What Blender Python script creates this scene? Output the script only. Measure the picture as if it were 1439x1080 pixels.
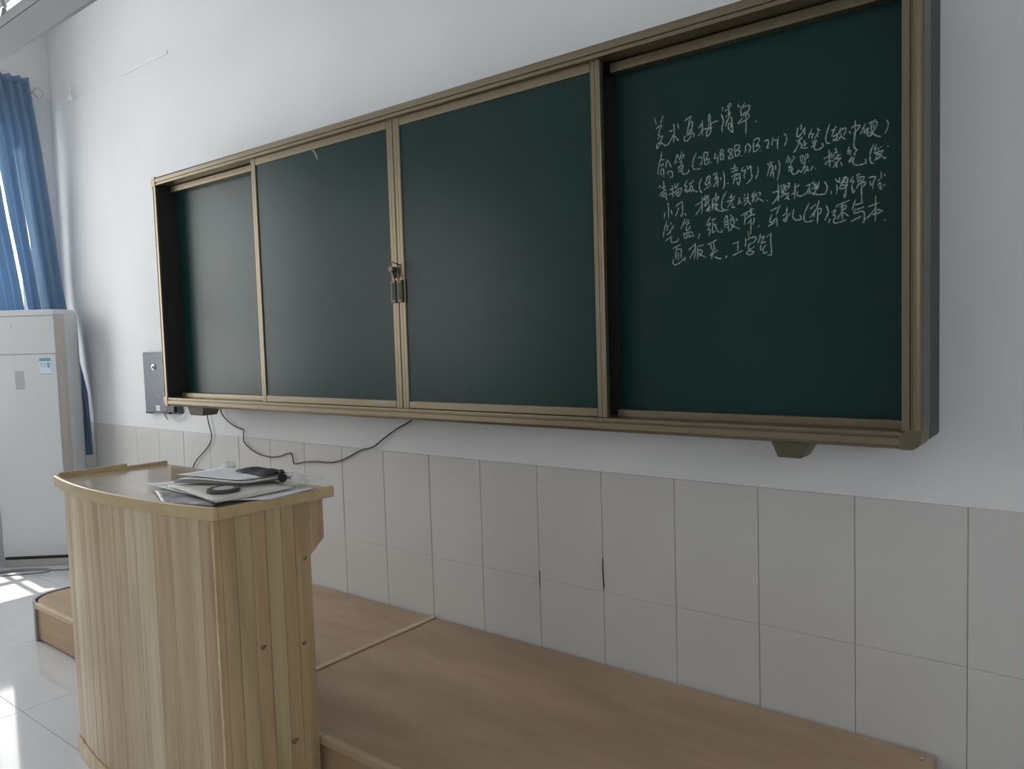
import bpy, bmesh, math, random
from mathutils import Vector, Matrix
random.seed(7)
S = bpy.context.scene
for o in list(bpy.data.objects): bpy.data.objects.remove(o)

# ------------------------------------------------------------ camera
F_PX, YAW, PITCH, ROLL = 1081.5885, 0.6649, -0.0616, -0.0310
def cam_axes():
    cy, sy, cp, sp = math.cos(YAW), math.sin(YAW), math.cos(PITCH), math.sin(PITCH)
    fwd = Vector((-sy*cp, cy*cp, sp)); right = Vector((cy, sy, 0)); up = right.cross(fwd)
    cr, sr = math.cos(ROLL), math.sin(ROLL)
    return cr*right+sr*up, -sr*right+cr*up, fwd
R_, U_, F_ = cam_axes()
cd = bpy.data.cameras.new('camera'); cam = bpy.data.objects.new('camera', cd); S.collection.objects.link(cam)
m = Matrix.Identity(4)
for i in range(3):
    m[i][0], m[i][1], m[i][2] = R_[i], U_[i], -F_[i]
m[0][3], m[1][3], m[2][3] = 0.0, -2.4595, 1.4457
cam.matrix_world = m
cd.sensor_width = 36; cd.sensor_fit = 'HORIZONTAL'; cd.lens = F_PX/1439*36; cd.clip_start = 0.05
S.camera = cam
# ------------------------------------------------------------ light and exposure
S.view_settings.view_transform = 'Standard'; S.view_settings.look = 'None'
S.view_settings.gamma = 1.0; S.view_settings.use_curve_mapping = False
S.view_settings.exposure = EXPOSURE = -0.42
W = bpy.data.worlds.new('world'); S.world = W; W.use_nodes = True
bg = W.node_tree.nodes['Background']; bg.inputs[0].default_value = (0.94, 0.975, 1.0, 1); bg.inputs[1].default_value = 8.0
sl = bpy.data.lights.new('sun', 'SUN'); sun = bpy.data.objects.new('sun', sl); S.collection.objects.link(sun)
sl.energy = 9; sl.angle = math.radians(0.6); sl.color = (1, .96, .9)
sun.location = (-12, 0, 14)
sun.rotation_euler = Vector((1, -.05, -2.35)).to_track_quat('-Z', 'Y').to_euler()
try:
    S.cycles.max_bounces = 10; S.cycles.diffuse_bounces = 6
except Exception: pass

# ------------------------------------------------------------ materials
def mat(name, col, rough=.6, metal=0.0, spec=.5, noise=None, nscale=8, bump=0, bscale=60, alpha=None, emit=None, stretch=None):
    """noise = (second colour, amount): soft mottling of the base colour"""
    M = bpy.data.materials.new(name); M.use_nodes = True; nt = M.node_tree; b = nt.nodes['Principled BSDF']
    b.inputs['Base Color'].default_value = (*col, 1); b.inputs['Roughness'].default_value = rough
    b.inputs['Metallic'].default_value = metal; b.inputs['Specular IOR Level'].default_value = spec
    tc = nt.nodes.new('ShaderNodeTexCoord'); mp = nt.nodes.new('ShaderNodeMapping'); nt.links.new(tc.outputs['Object'], mp.inputs[0])
    if stretch: mp.inputs['Scale'].default_value = stretch
    if noise:
        n = nt.nodes.new('ShaderNodeTexNoise'); n.inputs['Scale'].default_value = nscale; n.inputs['Detail'].default_value = 5
        nt.links.new(mp.outputs[0], n.inputs['Vector'])
        r = nt.nodes.new('ShaderNodeValToRGB'); r.color_ramp.elements[0].position = .35; r.color_ramp.elements[1].position = .68
        r.color_ramp.elements[0].color = (*col, 1)
        c2 = [col[i]*(1-noise[1])+noise[0][i]*noise[1] for i in range(3)]; r.color_ramp.elements[1].color = (*c2, 1)
        nt.links.new(n.outputs['Fac'], r.inputs[0]); nt.links.new(r.outputs[0], b.inputs['Base Color'])
    if bump:
        n2 = nt.nodes.new('ShaderNodeTexNoise'); n2.inputs['Scale'].default_value = bscale; nt.links.new(mp.outputs[0], n2.inputs['Vector'])
        bp = nt.nodes.new('ShaderNodeBump'); bp.inputs['Strength'].default_value = bump; bp.inputs['Distance'].default_value = .01
        nt.links.new(n2.outputs['Fac'], bp.inputs['Height']); nt.links.new(bp.outputs[0], b.inputs['Normal'])
    if emit: b.inputs['Emission Color'].default_value = (*emit[0], 1); b.inputs['Emission Strength'].default_value = emit[1]
    if alpha is not None: b.inputs['Alpha'].default_value = alpha
    return M
def wood(name, tones, rough=.45, axis='z', grain=22, knots=False, blot=0.5, random_tone=True, st=.055):
    """tones: list of colours picked per object by Object Info random; grain runs along axis"""
    M = bpy.data.materials.new(name); M.use_nodes = True; nt = M.node_tree; b = nt.nodes['Principled BSDF']; L = nt.links.new
    tc = nt.nodes.new('ShaderNodeTexCoord'); oi = nt.nodes.new('ShaderNodeObjectInfo')
    add = nt.nodes.new('ShaderNodeVectorMath'); add.operation = 'ADD'
    cx = nt.nodes.new('ShaderNodeCombineXYZ'); mu = nt.nodes.new('ShaderNodeMath'); mu.operation = 'MULTIPLY'; mu.inputs[1].default_value = 37.0
    L(oi.outputs['Random'], mu.inputs[0]); L(mu.outputs[0], cx.inputs[0]); L(mu.outputs[0], cx.inputs[2])
    L(tc.outputs['Object'], add.inputs[0]); L(cx.outputs[0], add.inputs[1])
    mp = nt.nodes.new('ShaderNodeMapping'); sc = {'x': (st, 1, 1), 'y': (1, st, 1), 'z': (1, 1, st)}[axis]
    mp.inputs['Scale'].default_value = sc; L(add.outputs[0], mp.inputs[0])
    n = nt.nodes.new('ShaderNodeTexNoise'); n.inputs['Scale'].default_value = grain; n.inputs['Detail'].default_value = 6; n.inputs['Distortion'].default_value = .6
    L(mp.outputs[0], n.inputs['Vector'])
    r = nt.nodes.new('ShaderNodeValToRGB'); r.color_ramp.interpolation = 'LINEAR'
    if len(tones) > 1 and random_tone:
        r.color_ramp.elements[0].position = 0; r.color_ramp.elements[0].color = (*tones[0], 1)
        r.color_ramp.elements[1].position = 1; r.color_ramp.elements[1].color = (*tones[-1], 1)
        for i, t in enumerate(tones[1:-1]):
            e = r.color_ramp.elements.new((i+1)/(len(tones)-1)); e.color = (*t, 1)
        L(oi.outputs['Random'], r.inputs[0])
    else:
        n3 = nt.nodes.new('ShaderNodeTexNoise'); n3.inputs['Scale'].default_value = 2.2; n3.inputs['Detail'].default_value = 4
        m3 = nt.nodes.new('ShaderNodeMapping'); m3.inputs['Scale'].default_value = {'x': (.5, 2, 1), 'y': (2, .5, 1), 'z': (1, 1, .4)}[axis]
        L(add.outputs[0], m3.inputs[0]); L(m3.outputs[0], n3.inputs['Vector'])
        r.color_ramp.elements[0].position = .38; r.color_ramp.elements[0].color = (*tones[0], 1)
        r.color_ramp.elements[1].position = .66; r.color_ramp.elements[1].color = (*tones[-1], 1)
        L(n3.outputs['Fac'], r.inputs[0])
    mx = nt.nodes.new('ShaderNodeMix'); mx.data_type = 'RGBA'; mx.blend_type = 'MULTIPLY'; mx.inputs[0].default_value = blot
    g = nt.nodes.new('ShaderNodeValToRGB'); g.color_ramp.elements[0].position = .3; g.color_ramp.elements[0].color = (.55, .48, .4, 1)
    g.color_ramp.elements[1].position = .62; g.color_ramp.elements[1].color = (1, 1, 1, 1)
    L(n.outputs['Fac'], g.inputs[0]); L(r.outputs[0], mx.inputs[6]); L(g.outputs[0], mx.inputs[7])
    out = mx.outputs[2]
    if knots:
        v = nt.nodes.new('ShaderNodeTexVoronoi'); v.inputs['Scale'].default_value = 3.4
        km = nt.nodes.new('ShaderNodeMapping'); km.inputs['Scale'].default_value = (1.3, 1.3, .8); L(add.outputs[0], km.inputs[0]); L(km.outputs[0], v.inputs['Vector'])
        kr = nt.nodes.new('ShaderNodeValToRGB'); kr.color_ramp.elements[0].position = .02; kr.color_ramp.elements[0].color = (.25, .12, .06, 1)
        kr.color_ramp.elements[1].position = .055; kr.color_ramp.elements[1].color = (1, 1, 1, 1)
        L(v.outputs['Distance'], kr.inputs[0])
        m2 = nt.nodes.new('ShaderNodeMix'); m2.data_type = 'RGBA'; m2.blend_type = 'MULTIPLY'; m2.inputs[0].default_value = .8
        L(out, m2.inputs[6]); L(kr.outputs[0], m2.inputs[7]); out = m2.outputs[2]
    L(out, b.inputs['Base Color']); b.inputs['Roughness'].default_value = rough; b.inputs['Specular IOR Level'].default_value = .4
    bp = nt.nodes.new('ShaderNodeBump'); bp.inputs['Strength'].default_value = .12; bp.inputs['Distance'].default_value = .004
    L(n.outputs['Fac'], bp.inputs['Height']); L(bp.outputs[0], b.inputs['Normal'])
    return M
def cloth_mat(name, col, trans=.5):
    M = bpy.data.materials.new(name); M.use_nodes = True; nt = M.node_tree; nt.nodes.clear(); L = nt.links.new
    o = nt.nodes.new('ShaderNodeOutputMaterial'); mx = nt.nodes.new('ShaderNodeMixShader'); mx.inputs[0].default_value = trans
    d = nt.nodes.new('ShaderNodeBsdfDiffuse'); t = nt.nodes.new('ShaderNodeBsdfTranslucent')
    tc = nt.nodes.new('ShaderNodeTexCoord'); n = nt.nodes.new('ShaderNodeTexNoise'); n.inputs['Scale'].default_value = 500
    r = nt.nodes.new('ShaderNodeValToRGB'); r.color_ramp.elements[0].color = tuple(.8*c for c in col)+(1,); r.color_ramp.elements[1].color = (*col, 1)
    L(tc.outputs['Object'], n.inputs['Vector']); L(n.outputs['Fac'], r.inputs[0])
    L(r.outputs[0], d.inputs[0]); L(r.outputs[0], t.inputs[0]); L(d.outputs[0], mx.inputs[1]); L(t.outputs[0], mx.inputs[2]); L(mx.outputs[0], o.inputs[0])
    return M
def glass_mat(name, tint=(1, .985, .965)):
    M = bpy.data.materials.new(name); M.use_nodes = True; nt = M.node_tree; nt.nodes.clear(); L = nt.links.new
    o = nt.nodes.new('ShaderNodeOutputMaterial'); mx = nt.nodes.new('ShaderNodeMixShader')
    mx.inputs[0].default_value = .05
    t = nt.nodes.new('ShaderNodeBsdfTransparent'); t.inputs[0].default_value = (*tint, 1)
    g = nt.nodes.new('ShaderNodeBsdfGlossy'); g.inputs['Roughness'].default_value = .02
    L(t.outputs[0], mx.inputs[1]); L(g.outputs[0], mx.inputs[2]); L(mx.outputs[0], o.inputs[0])
    return M
PLASTER = mat('plaster', (.755, .768, .78), .85, noise=((.70, .712, .722), .7), nscale=1.5, bump=.05, bscale=40, spec=.2)
CEIL = mat('ceiling_paint', (.78, .79, .80), .9)
WTILE = mat('wall_tile', (.60, .595, .575), .30, noise=((.54, .545, .53), .6), nscale=3)
FTILE = mat('floor_tile', (.60, .61, .63), .07, noise=((.52, .54, .57), .6), nscale=2.5)
GROUT = mat('grout', (.42, .41, .39), .9)
BRONZE = mat('bronze_aluminium', (.20, .165, .11), .36, metal=.75)
BRONZED = mat('dark_bronze', (.13, .115, .075), .45, metal=.5)
STEELG = mat('grey_side', (.026, .028, .028), .5)
SIDEG = mat('grey_side_plate', (.075, .075, .072), .4, metal=.3)
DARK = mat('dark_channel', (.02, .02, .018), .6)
BOARD = mat('green_board', (.003, .027, .023), .30, spec=.22, noise=((.010, .045, .040), .30), nscale=2.2)
CHALK = mat('chalk', (.36, .44, .41), .95, noise=((.10, .16, .14), .9), nscale=160)
PINE = wood('pine_plank', [(.56, .44, .26), (.50, .34, .20), (.60, .48, .29), (.48, .35, .20), (.53, .43, .25), (.47, .31, .18)], .42, 'z', 24, knots=True, blot=.7)
PINE_F = wood('pine_front', [(.50, .37, .23), (.60, .48, .31), (.52, .39, .26), (.66, .56, .39), (.55, .42, .27), (.62, .50, .33)], .4, 'z', 30, blot=.65)
PINE_T = wood('pine_top', [(.52, .39, .21), (.60, .46, .27)], .22, 'x', 18, random_tone=False, blot=.3)
PINE_TOP = wood('lacquered_top', [(.42, .36, .27), (.50, .43, .33)], .12, 'x', 16, random_tone=False, blot=.3)
PLY = wood('plywood', [(.37, .255, .165), (.47, .335, .22)], .42, 'x', 7, random_tone=False, blot=.35, st=.3)
PLYF = wood('plywood_front', [(.42, .29, .17), (.50, .36, .22)], .5, 'x', 9, random_tone=False, blot=.4)
STRIP = wood('pine_strip', [(.52, .38, .25), (.58, .44, .30)], .4, 'x', 20, random_tone=False, blot=.25)
STEEL = mat('steel', (.6, .6, .6), .3, metal=1)
EDGE = mat('grey_edging', (.30, .30, .32), .35, metal=.5)
ACW = mat('ac_white', (.58, .60, .61), .28, spec=.5)
ACG = mat('ac_warm_grey', (.46, .43, .41), .4)
ACL = mat('ac_side', (.58, .60, .62), .45)
BLACKP = mat('black_plastic', (.015, .015, .017), .4)
BLUEC = cloth_mat('blue_curtain', (.36, .51, .68), .4)
WHITEP = mat('white_plastic', (.85, .86, .86), .4)
FRAMEW = mat('window_frame_white', (.75, .77, .78), .4)
GLASS = glass_mat('window_glass')
BOXG = mat('slate_box', (.075, .095, .13), .42, noise=((.11, .13, .17), .6), nscale=30)
CABLE = mat('black_cable', (.03, .03, .03), .5)
CABLEG = mat('grey_cable', (.22, .23, .24), .6)
LAMPG = mat('lamp_grey', (.30, .32, .32), .5, metal=.1)
LAMPE = mat('lamp_tube', (1, 1, 1), .5, emit=((.95, .98, 1), 4.0))

# ------------------------------------------------------------ builders
ORIG = {}
def col_link(o): S.collection.objects.link(o)
def root_of(o):
    while o.parent: o = o.parent
    return o
def thing(name, label, cat, loc=(0, 0, 0), group=None, rotz=0, local=False, kind=None):
    o = bpy.data.objects.new(name, None); col_link(o); o.location = loc; o.rotation_euler = (0, 0, rotz); o.empty_display_size = .1
    if label: o['label'] = label
    if cat: o['category'] = cat
    if group: o['group'] = group
    if kind: o['kind'] = kind
    ORIG[o.name] = Vector((0, 0, 0)) if local else Vector(loc)
    return o
class MB:
    def __init__(s): s.v = []; s.f = []; s.sm = []
    def add(s, vs, fs, smooth=False):
        k = len(s.v); s.v += [tuple(v) for v in vs]; s.f += [tuple(k+i for i in f) for f in fs]; s.sm += [smooth]*len(fs); return s
    def box(s, a, b):
        x0, y0, z0 = [min(a[i], b[i]) for i in range(3)]; x1, y1, z1 = [max(a[i], b[i]) for i in range(3)]
        return s.add([(x0,y0,z0),(x1,y0,z0),(x1,y1,z0),(x0,y1,z0),(x0,y0,z1),(x1,y0,z1),(x1,y1,z1),(x0,y1,z1)],
                     [(3,2,1,0),(4,5,6,7),(0,1,5,4),(1,2,6,5),(2,3,7,6),(3,0,4,7)])
    def prism(s, pts, lo, hi, axis='z', smooth=False):
        """extrude a polygon along an axis; pts in the two other axes (z: x,y; x: y,z; y: x,z)"""
        mk = {'z': lambda p, h: (p[0], p[1], h), 'x': lambda p, h: (h, p[0], p[1]), 'y': lambda p, h: (p[0], h, p[1])}[axis]
        n = len(pts); vs = [mk(p, lo) for p in pts]+[mk(p, hi) for p in pts]
        s.add(vs, [tuple(range(n-1, -1, -1)), tuple(range(n, 2*n))])
        k = len(s.v)-2*n
        for i in range(n): s.f.append((k+i, k+(i+1) % n, k+n+(i+1) % n, k+n+i)); s.sm.append(smooth)
        return s
    def tube(s, pts, r, n=8, closed=False, cap=True):
        pts = [Vector(p) for p in pts]; rings = []; N = len(pts)
        rr = r if isinstance(r, (list, tuple)) else [r]*N
        for i, p in enumerate(pts):
            if closed: t = pts[(i+1) % N]-pts[i-1]
            else: t = pts[min(i+1, N-1)]-pts[max(i-1, 0)]
            t.normalize(); a = Vector((0, 0, 1)) if abs(t.z) < .9 else Vector((1, 0, 0))
            u = t.cross(a).normalized(); w = t.cross(u)
            rings.append([p+(u*math.cos(2*math.pi*k/n)+w*math.sin(2*math.pi*k/n))*rr[i] for k in range(n)])
        vs = [v for R in rings for v in R]; fs = []
        for i in range(N if closed else N-1):
            j = (i+1) % N
            for k in range(n): fs.append((i*n+k, i*n+(k+1) % n, j*n+(k+1) % n, j*n+k))
        s.add(vs, fs, True)
        if cap and not closed:
            k = len(s.v)-len(vs); s.f += [tuple(k+i for i in range(n-1, -1, -1)), tuple(k+(N-1)*n+i for i in range(n))]; s.sm += [False]*2
        return s
    def cyl(s, c, r, h, axis='z', n=16):
        c = Vector(c); d = {'x': Vector((1,0,0)), 'y': Vector((0,1,0)), 'z': Vector((0,0,1))}[axis]*h/2
        return s.tube([c-d, c+d], r, n)
    def grid(s, nu, nv, f, thick=None, smooth=True, skip=None):
        vs = [f(i/nu, j/nv) for j in range(nv+1) for i in range(nu+1)]
        fs = [(j*(nu+1)+i, j*(nu+1)+i+1, (j+1)*(nu+1)+i+1, (j+1)*(nu+1)+i) for j in range(nv) for i in range(nu) if not (skip and skip(i, j))]
        s.add(vs, fs, smooth); return s
    def build(s, name, m, parent=None, bevel=0, solid=0, label=None, weld=True, seg=2):
        o0 = ORIG[root_of(parent).name] if parent is not None else Vector((0, 0, 0))
        me = bpy.data.meshes.new(name); me.from_pydata([tuple(Vector(v)-o0) for v in s.v], [], s.f)
        for p, q in zip(me.polygons, s.sm): p.use_smooth = q
        bm = bmesh.new(); bm.from_mesh(me); bmesh.ops.recalc_face_normals(bm, faces=bm.faces)
        bm.to_mesh(me); bm.free(); me.materials.append(m)
        o = bpy.data.objects.new(name, me); col_link(o)
        if parent is not None: o.parent = parent
        if solid: md = o.modifiers.new('solid', 'SOLIDIFY'); md.thickness = solid; md.offset = 0
        if bevel: md = o.modifiers.new('bevel', 'BEVEL'); md.width = bevel; md.segments = seg; md.limit_method = 'ANGLE'
        if label: o['label'] = label
        return o
def tag(o, label, cat, group=None, kind=None):
    if label: o['label'] = label
    if cat: o['category'] = cat
    if group: o['group'] = group
    if kind: o['kind'] = kind
    ORIG.setdefault(o.name, Vector((0, 0, 0)))
    return o
def struct(o): o['kind'] = 'structure'; ORIG.setdefault(o.name, Vector((0, 0, 0))); return o
def smooth_path(P, k=6):
    if len(P) < 3: return P
    out = []
    for i in range(len(P)-1):
        p0, p1, p2, p3 = P[max(i-1, 0)], P[i], P[i+1], P[min(i+2, len(P)-1)]
        for j in range(k):
            t = j/k
            out.append(tuple(.5*((2*p1[a])+(-p0[a]+p2[a])*t+(2*p0[a]-5*p1[a]+4*p2[a]-p3[a])*t*t+(-p0[a]+3*p1[a]-3*p2[a]+p3[a])*t**3) for a in range(len(p1))))
    out.append(tuple(P[-1])); return out
def arc(cx, cy, r, a0, a1, n=8): return [(cx+r*math.cos(math.radians(a0+(a1-a0)*i/n)), cy+r*math.sin(math.radians(a0+(a1-a0)*i/n))) for i in range(n+1)]

# ------------------------------------------------------------ the setting
XL, XR, YB, ZC = -6.11, 3.2, -8.0, 3.75
wf = struct(MB().box((XL-.24, .004, 0), (XR+.2, .25, ZC)).build('wall_front', PLASTER))
TW, X0 = .3, -3.0169
ZT, ZRW = .9295, .4685
backing = MB().box((XL, .0035, 0), (XR, .006, ZT)).build('tile_grout', GROUT, wf)
k0 = int(math.floor((XL-X0)/TW))
tile_cache = {}
def wtile(xa, xb, za, zb, par):
    key = (round(xb-xa, 4), round(zb-za, 4))
    g = .0012; gz = .0004
    if key not in tile_cache:
        w, h = xb-xa, zb-za; b = .002
        mb = MB(); c = .0012; mb.add([(g,.0035,gz),(w-g,.0035,gz),(w-g,.0035,h-gz),(g,.0035,h-gz),(g,b*.6,gz),(w-g,b*.6,gz),(w-g,b*.6,h-gz),(g,b*.6,h-gz),(g+b,0,gz+c),(w-g-b,0,gz+c),(w-g-b,0,h-gz-c),(g+b,0,h-gz-c)],
               [(0,1,5,4),(1,2,6,5),(2,3,7,6),(3,0,4,7),(4,5,9,8),(5,6,10,9),(6,7,11,10),(7,4,8,11),(8,9,10,11)])
        o = mb.build('tile', WTILE, par); tile_cache[key] = o.data
    else:
        o = bpy.data.objects.new('tile', tile_cache[key]); col_link(o); o.parent = par
    o.location = (xa, random.uniform(-.0006, .0004), za); return o
k = k0
while X0+k*TW < 1.5:
    xa, xb = max(XL, X0+k*TW), X0+(k+1)*TW
    if xb-xa > .02:
        for za, zb in ((.0075, ZRW), (ZRW, ZT)): wtile(xa, xb, za, zb, wf)
    k += 1
fl = struct(MB().box((XL-.24, YB-.2, -.15), (XR+.2, .25, -.004)).build('floor', GROUT))
TS = .8
ix = math.floor((XL-(-3.457))/TS)
x = -3.457+ix*TS; fcache = {}
while x < XR:
    y = -1.325-9*TS
    while y < 0:
        xa, xb, ya, yb = max(x, XL), min(x+TS, XR), max(y, YB), min(y+TS, .0)
        if xb-xa > .02 and yb-ya > .02:
            key = (round(xb-xa, 3), round(yb-ya, 3))
            if key not in fcache:
                o = MB().box((.0012, .0012, -.004), (xb-xa-.0012, yb-ya-.0012, 0)).build('tile', FTILE, fl); fcache[key] = o.data
            else: o = bpy.data.objects.new('tile', fcache[key]); col_link(o); o.parent = fl
            o.location = (xa, ya, 0)
        y += TS
    x += TS
struct(MB().box((XL-.24, YB-.2, ZC), (XR+.2, .25, ZC+.15)).build('ceiling', CEIL))
ADDED_WINS = [(-3.6, -1.2), (-7.0, -4.6)]; RZ0, RZ1 = 1.95, 2.8  # unseen high openings, added to brighten the right side
wr = MB().box((XR, YB, 0), (XR+.2, .004, RZ0)).box((XR, YB, RZ1), (XR+.2, .004, ZC))
e2 = [YB]+[v for w in sorted(ADDED_WINS) for v in w]+[.004]
for i in range(0, len(e2), 2): wr.box((XR, e2[i], RZ0), (XR+.2, e2[i+1], RZ1))
struct(wr.build('wall_right', PLASTER))
for i, (ya, yb) in enumerate(ADDED_WINS):
    w = thing('window_%d' % (i+3), None, None, (XR+.1, (ya+yb)/2, RZ0), kind='structure'); t = .05  # added window out of view, lets in fill light from the right
    MB().box((XR+.08, ya, RZ0), (XR+.12, ya+t, RZ1)).box((XR+.08, yb-t, RZ0), (XR+.12, yb, RZ1)).box((XR+.08, ya, RZ0), (XR+.12, yb, RZ0+t)).box((XR+.08, ya, RZ1-t), (XR+.12, yb, RZ1)).build('window_frame', FRAMEW, w)
    for q in (1/3, 2/3): MB().box((XR+.08, ya+(yb-ya)*q-.02, RZ0+t), (XR+.12, ya+(yb-ya)*q+.02, RZ1-t)).build('mullion', FRAMEW, w)
    MB().box((XR+.098, ya+t, RZ0+t), (XR+.102, yb-t, RZ1-t)).build('pane', GLASS, w)
    pl = bpy.data.lights.new('daylight_portal', 'AREA'); pl.shape = 'RECTANGLE'; pl.size = RZ1-RZ0; pl.size_y = yb-ya; pl.cycles.is_portal = True
    po = bpy.data.objects.new('daylight_portal', pl); col_link(po); po.location = (XR+.21, (ya+yb)/2, (RZ0+RZ1)/2); po.rotation_euler = (0, math.pi/2, 0)
struct(MB().box((XL, YB-.2, 0), (XR+.2, YB, ZC)).build('wall_rear', PLASTER))
wins = [(-2.60, -.19), (-5.9, -3.8)]
ZS, ZW = .90, 3.05
wl = MB().box((XL-.24, YB, 0), (XL, .004, ZS)).box((XL-.24, YB, ZW), (XL, .004, ZC))
ed = [YB]+[v for w in sorted(wins) for v in w]+[.004]
for i in range(0, len(ed), 2): wl.box((XL-.24, ed[i], ZS), (XL, ed[i+1], ZW))
wl = struct(wl.build('wall_left', PLASTER))
XF = -6.20
for i, (ya, yb) in enumerate(wins):
    w = thing('window_%d' % (i+1), None, None, (XF, (ya+yb)/2, ZS), kind='structure')
    t = .045; d = (XF-.03, XF+.03)
    f = MB().box((d[0], ya, ZS), (d[1], ya+t, ZW)).box((d[0], yb-t, ZS), (d[1], yb, ZW)).box((d[0], ya, ZS), (d[1], yb, ZS+t)).box((d[0], ya, ZW-t), (d[1], yb, ZW))
    f.build('window_frame', FRAMEW, w)
    ms = [-.615, -1.30, -1.98] if i == 0 else [ya+(yb-ya)*q for q in (.25, .5, .75)]
    for my in ms: MB().box((XF-.025, my-.016, ZS+t), (XF+.025, my+.016, ZW-t)).build('mullion', FRAMEW, w)
    for zb, th in ((1.72, .05), (2.72, .06)): MB().box((XF-.028, ya+t, zb), (XF+.028, yb-t, zb+th)).build('transom', FRAMEW, w)
    MB().box((XF-.004, ya+t, ZS+t), (XF+.004, yb-t, ZW-t)).build('pane', GLASS, w)
    MB().box((XL-.14, ya-.03, ZS-.03), (XL+.04, yb+.03, ZS)).build('window_sill', WHITEP, w, bevel=.004)
    pl = bpy.data.lights.new('daylight_portal', 'AREA'); pl.shape = 'RECTANGLE'; pl.size = ZW-ZS; pl.size_y = yb-ya; pl.cycles.is_portal = True
    po = bpy.data.objects.new('daylight_portal', pl); col_link(po); po.location = (XL-.26, (ya+yb)/2, (ZS+ZW)/2)
    po.rotation_euler = (0, -math.pi/2, 0)

# ------------------------------------------------------------ platform: two low boxes end to end
ZP, YP, XS, XE = .1925, -.985, -2.392, -.392
def platform(label, left):
    x0, x1 = (-4.366, XS-.003) if left else (XS+.003, XE)
    t = thing('platform', label, 'platform', ((x0+x1)/2, YP/2, 0), group='wooden platform boxes under the chalkboard')
    b = .018
    r = .145
    if left:
        top = [(x1, -.012), (x0+.012, -.012)]+[(px, py) for px, py in arc(x0+.012+r, YP+.02+r, r, 180, 270, 8)]+[(x1, YP+.02)]
        MB().prism(top, ZP-b, ZP-.001).build('top_board', PLY, t)
        body = [(x1-.002, -.02), (x0+.02, -.02)]+arc(x0+.02+r, YP+.03+r, r, 180, 270, 8)
        ring_o = [(x0, -.02)]+arc(x0+r, YP+r, r, 180, 270, 12); ring_i = [(x0+.012, -.02)]+arc(x0+r+.001, YP+r+.001, r-.012, 180, 270, 12)
        MB().prism(ring_o+ring_i[::-1], 0.001, ZP+.004).build('corner_edging', EDGE, t, label='grey rounded metal edging')
        MB().box((x0+r, YP+.012, .012), (x1-.004, YP+.03, ZP-b)).build('front_board', PLYF, t)
        MB().box((x0+r, YP, ZP-.022), (x1, YP+.022, ZP+.003)).build('edge_strip', STRIP, t, bevel=.002)
        MB().box((x1-.028, YP+.022, ZP-.001), (x1, -.012, ZP+.004)).build('edge_strip', STRIP, t, bevel=.001)
        MB().box((x1-.02, YP+.03, .01), (x1-.004, -.02, ZP-b)).build('end_board', PLYF, t)
        sc = [(-3.80, YP+.012), (-3.3, YP+.012), (-2.8, YP+.012), (x1-.014, -.02), (x1-.014, -.513), (x1-.014, -.95)]
    else:
        MB().box((x0, YP+.02, ZP-b), (x1, -.012, ZP-.001)).build('top_board', PLY, t)
        MB().box((x0+.004, YP+.016, .012), (x1-.02, YP+.034, ZP-b)).build('front_board', PLYF, t)
        MB().box((x1-.02, YP+.016, .005), (x1, -.012, ZP-b)).build('end_board', PLYF, t)
        MB().box((x0, YP, ZP-.022), (x1, YP+.022, ZP+.003)).build('edge_strip', STRIP, t, bevel=.002)
        sc = [(-1.954, YP+.013), (-1.3, YP+.013), (-.7, YP+.013), (x1-.03, -.06)]
    for sx, sy in sc: MB().cyl((sx, sy, ZP+.0035), .006, .004, n=10).build('screw', STEEL, t)
    return t
platform('brown plywood platform box left of the seam, with rounded grey metal corner', True)
platform('long brown plywood platform box right of the seam, running to the bare tiles', False)

# ------------------------------------------------------------ chalkboard
BXL, BXR, ZB, ZTT, YF = -4.205, -.387, 1.121, 2.383, -.27
cb = thing('sliding_chalkboard', 'long dark green sliding chalkboard in bronze frame on the white wall', 'chalkboard', ((BXL+BXR)/2, 0, ZB))
fw = .046; r = .03
def rail(x0, x1, z0, z1, horiz):
    mb = MB()
    if horiz:   # section in y,z with a groove line and rounded outer edge
        s_ = 1 if z0 < 1.5 else -1; zo, zi = (z0, z1) if s_ > 0 else (z1, z0)
        P = [(-.155, zo), (YF+.012, zo), (YF+.003, zo+s_*.004), (YF, zo+s_*.012), (YF, zi-s_*.016), (YF+.005, zi-s_*.014), (YF+.005, zi-s_*.011), (YF+.001, zi-s_*.009), (YF+.001, zi), (-.155, zi)]
        mb.prism(P, x0, x1, 'x')
    else:
        s_ = 1 if x0 < -2 else -1; xo, xi = (x0, x1) if s_ > 0 else (x1, x0)
        P = [(xo, -.155), (xo, YF+.012), (xo+s_*.004, YF+.003), (xo+s_*.012, YF), (xi-s_*.026, YF), (xi-s_*.024, YF+.006), (xi-s_*.020, YF+.006), (xi-s_*.018, YF), (xi, YF), (xi, -.155)]
        mb.prism(P, z0, z1, 'z')
    return mb
IN = dict(x0=BXL+.038, x1=BXR-fw, z0=ZB+fw, z1=ZTT-fw)
rail(BXL+.035, BXR-.05, ZB, IN['z0'], True).build('frame_rail', BRONZE, cb)
rail(BXL+.035, BXR-.05, IN['z1'], ZTT, True).build('frame_rail', BRONZE, cb)
rail(BXL, IN['x0'], ZB+.05, ZTT-.05, False).build('frame_rail', BRONZE, cb)
rail(IN['x1'], BXR, ZB+.05, ZTT-.05, False).build('frame_rail', BRONZE, cb)
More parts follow.
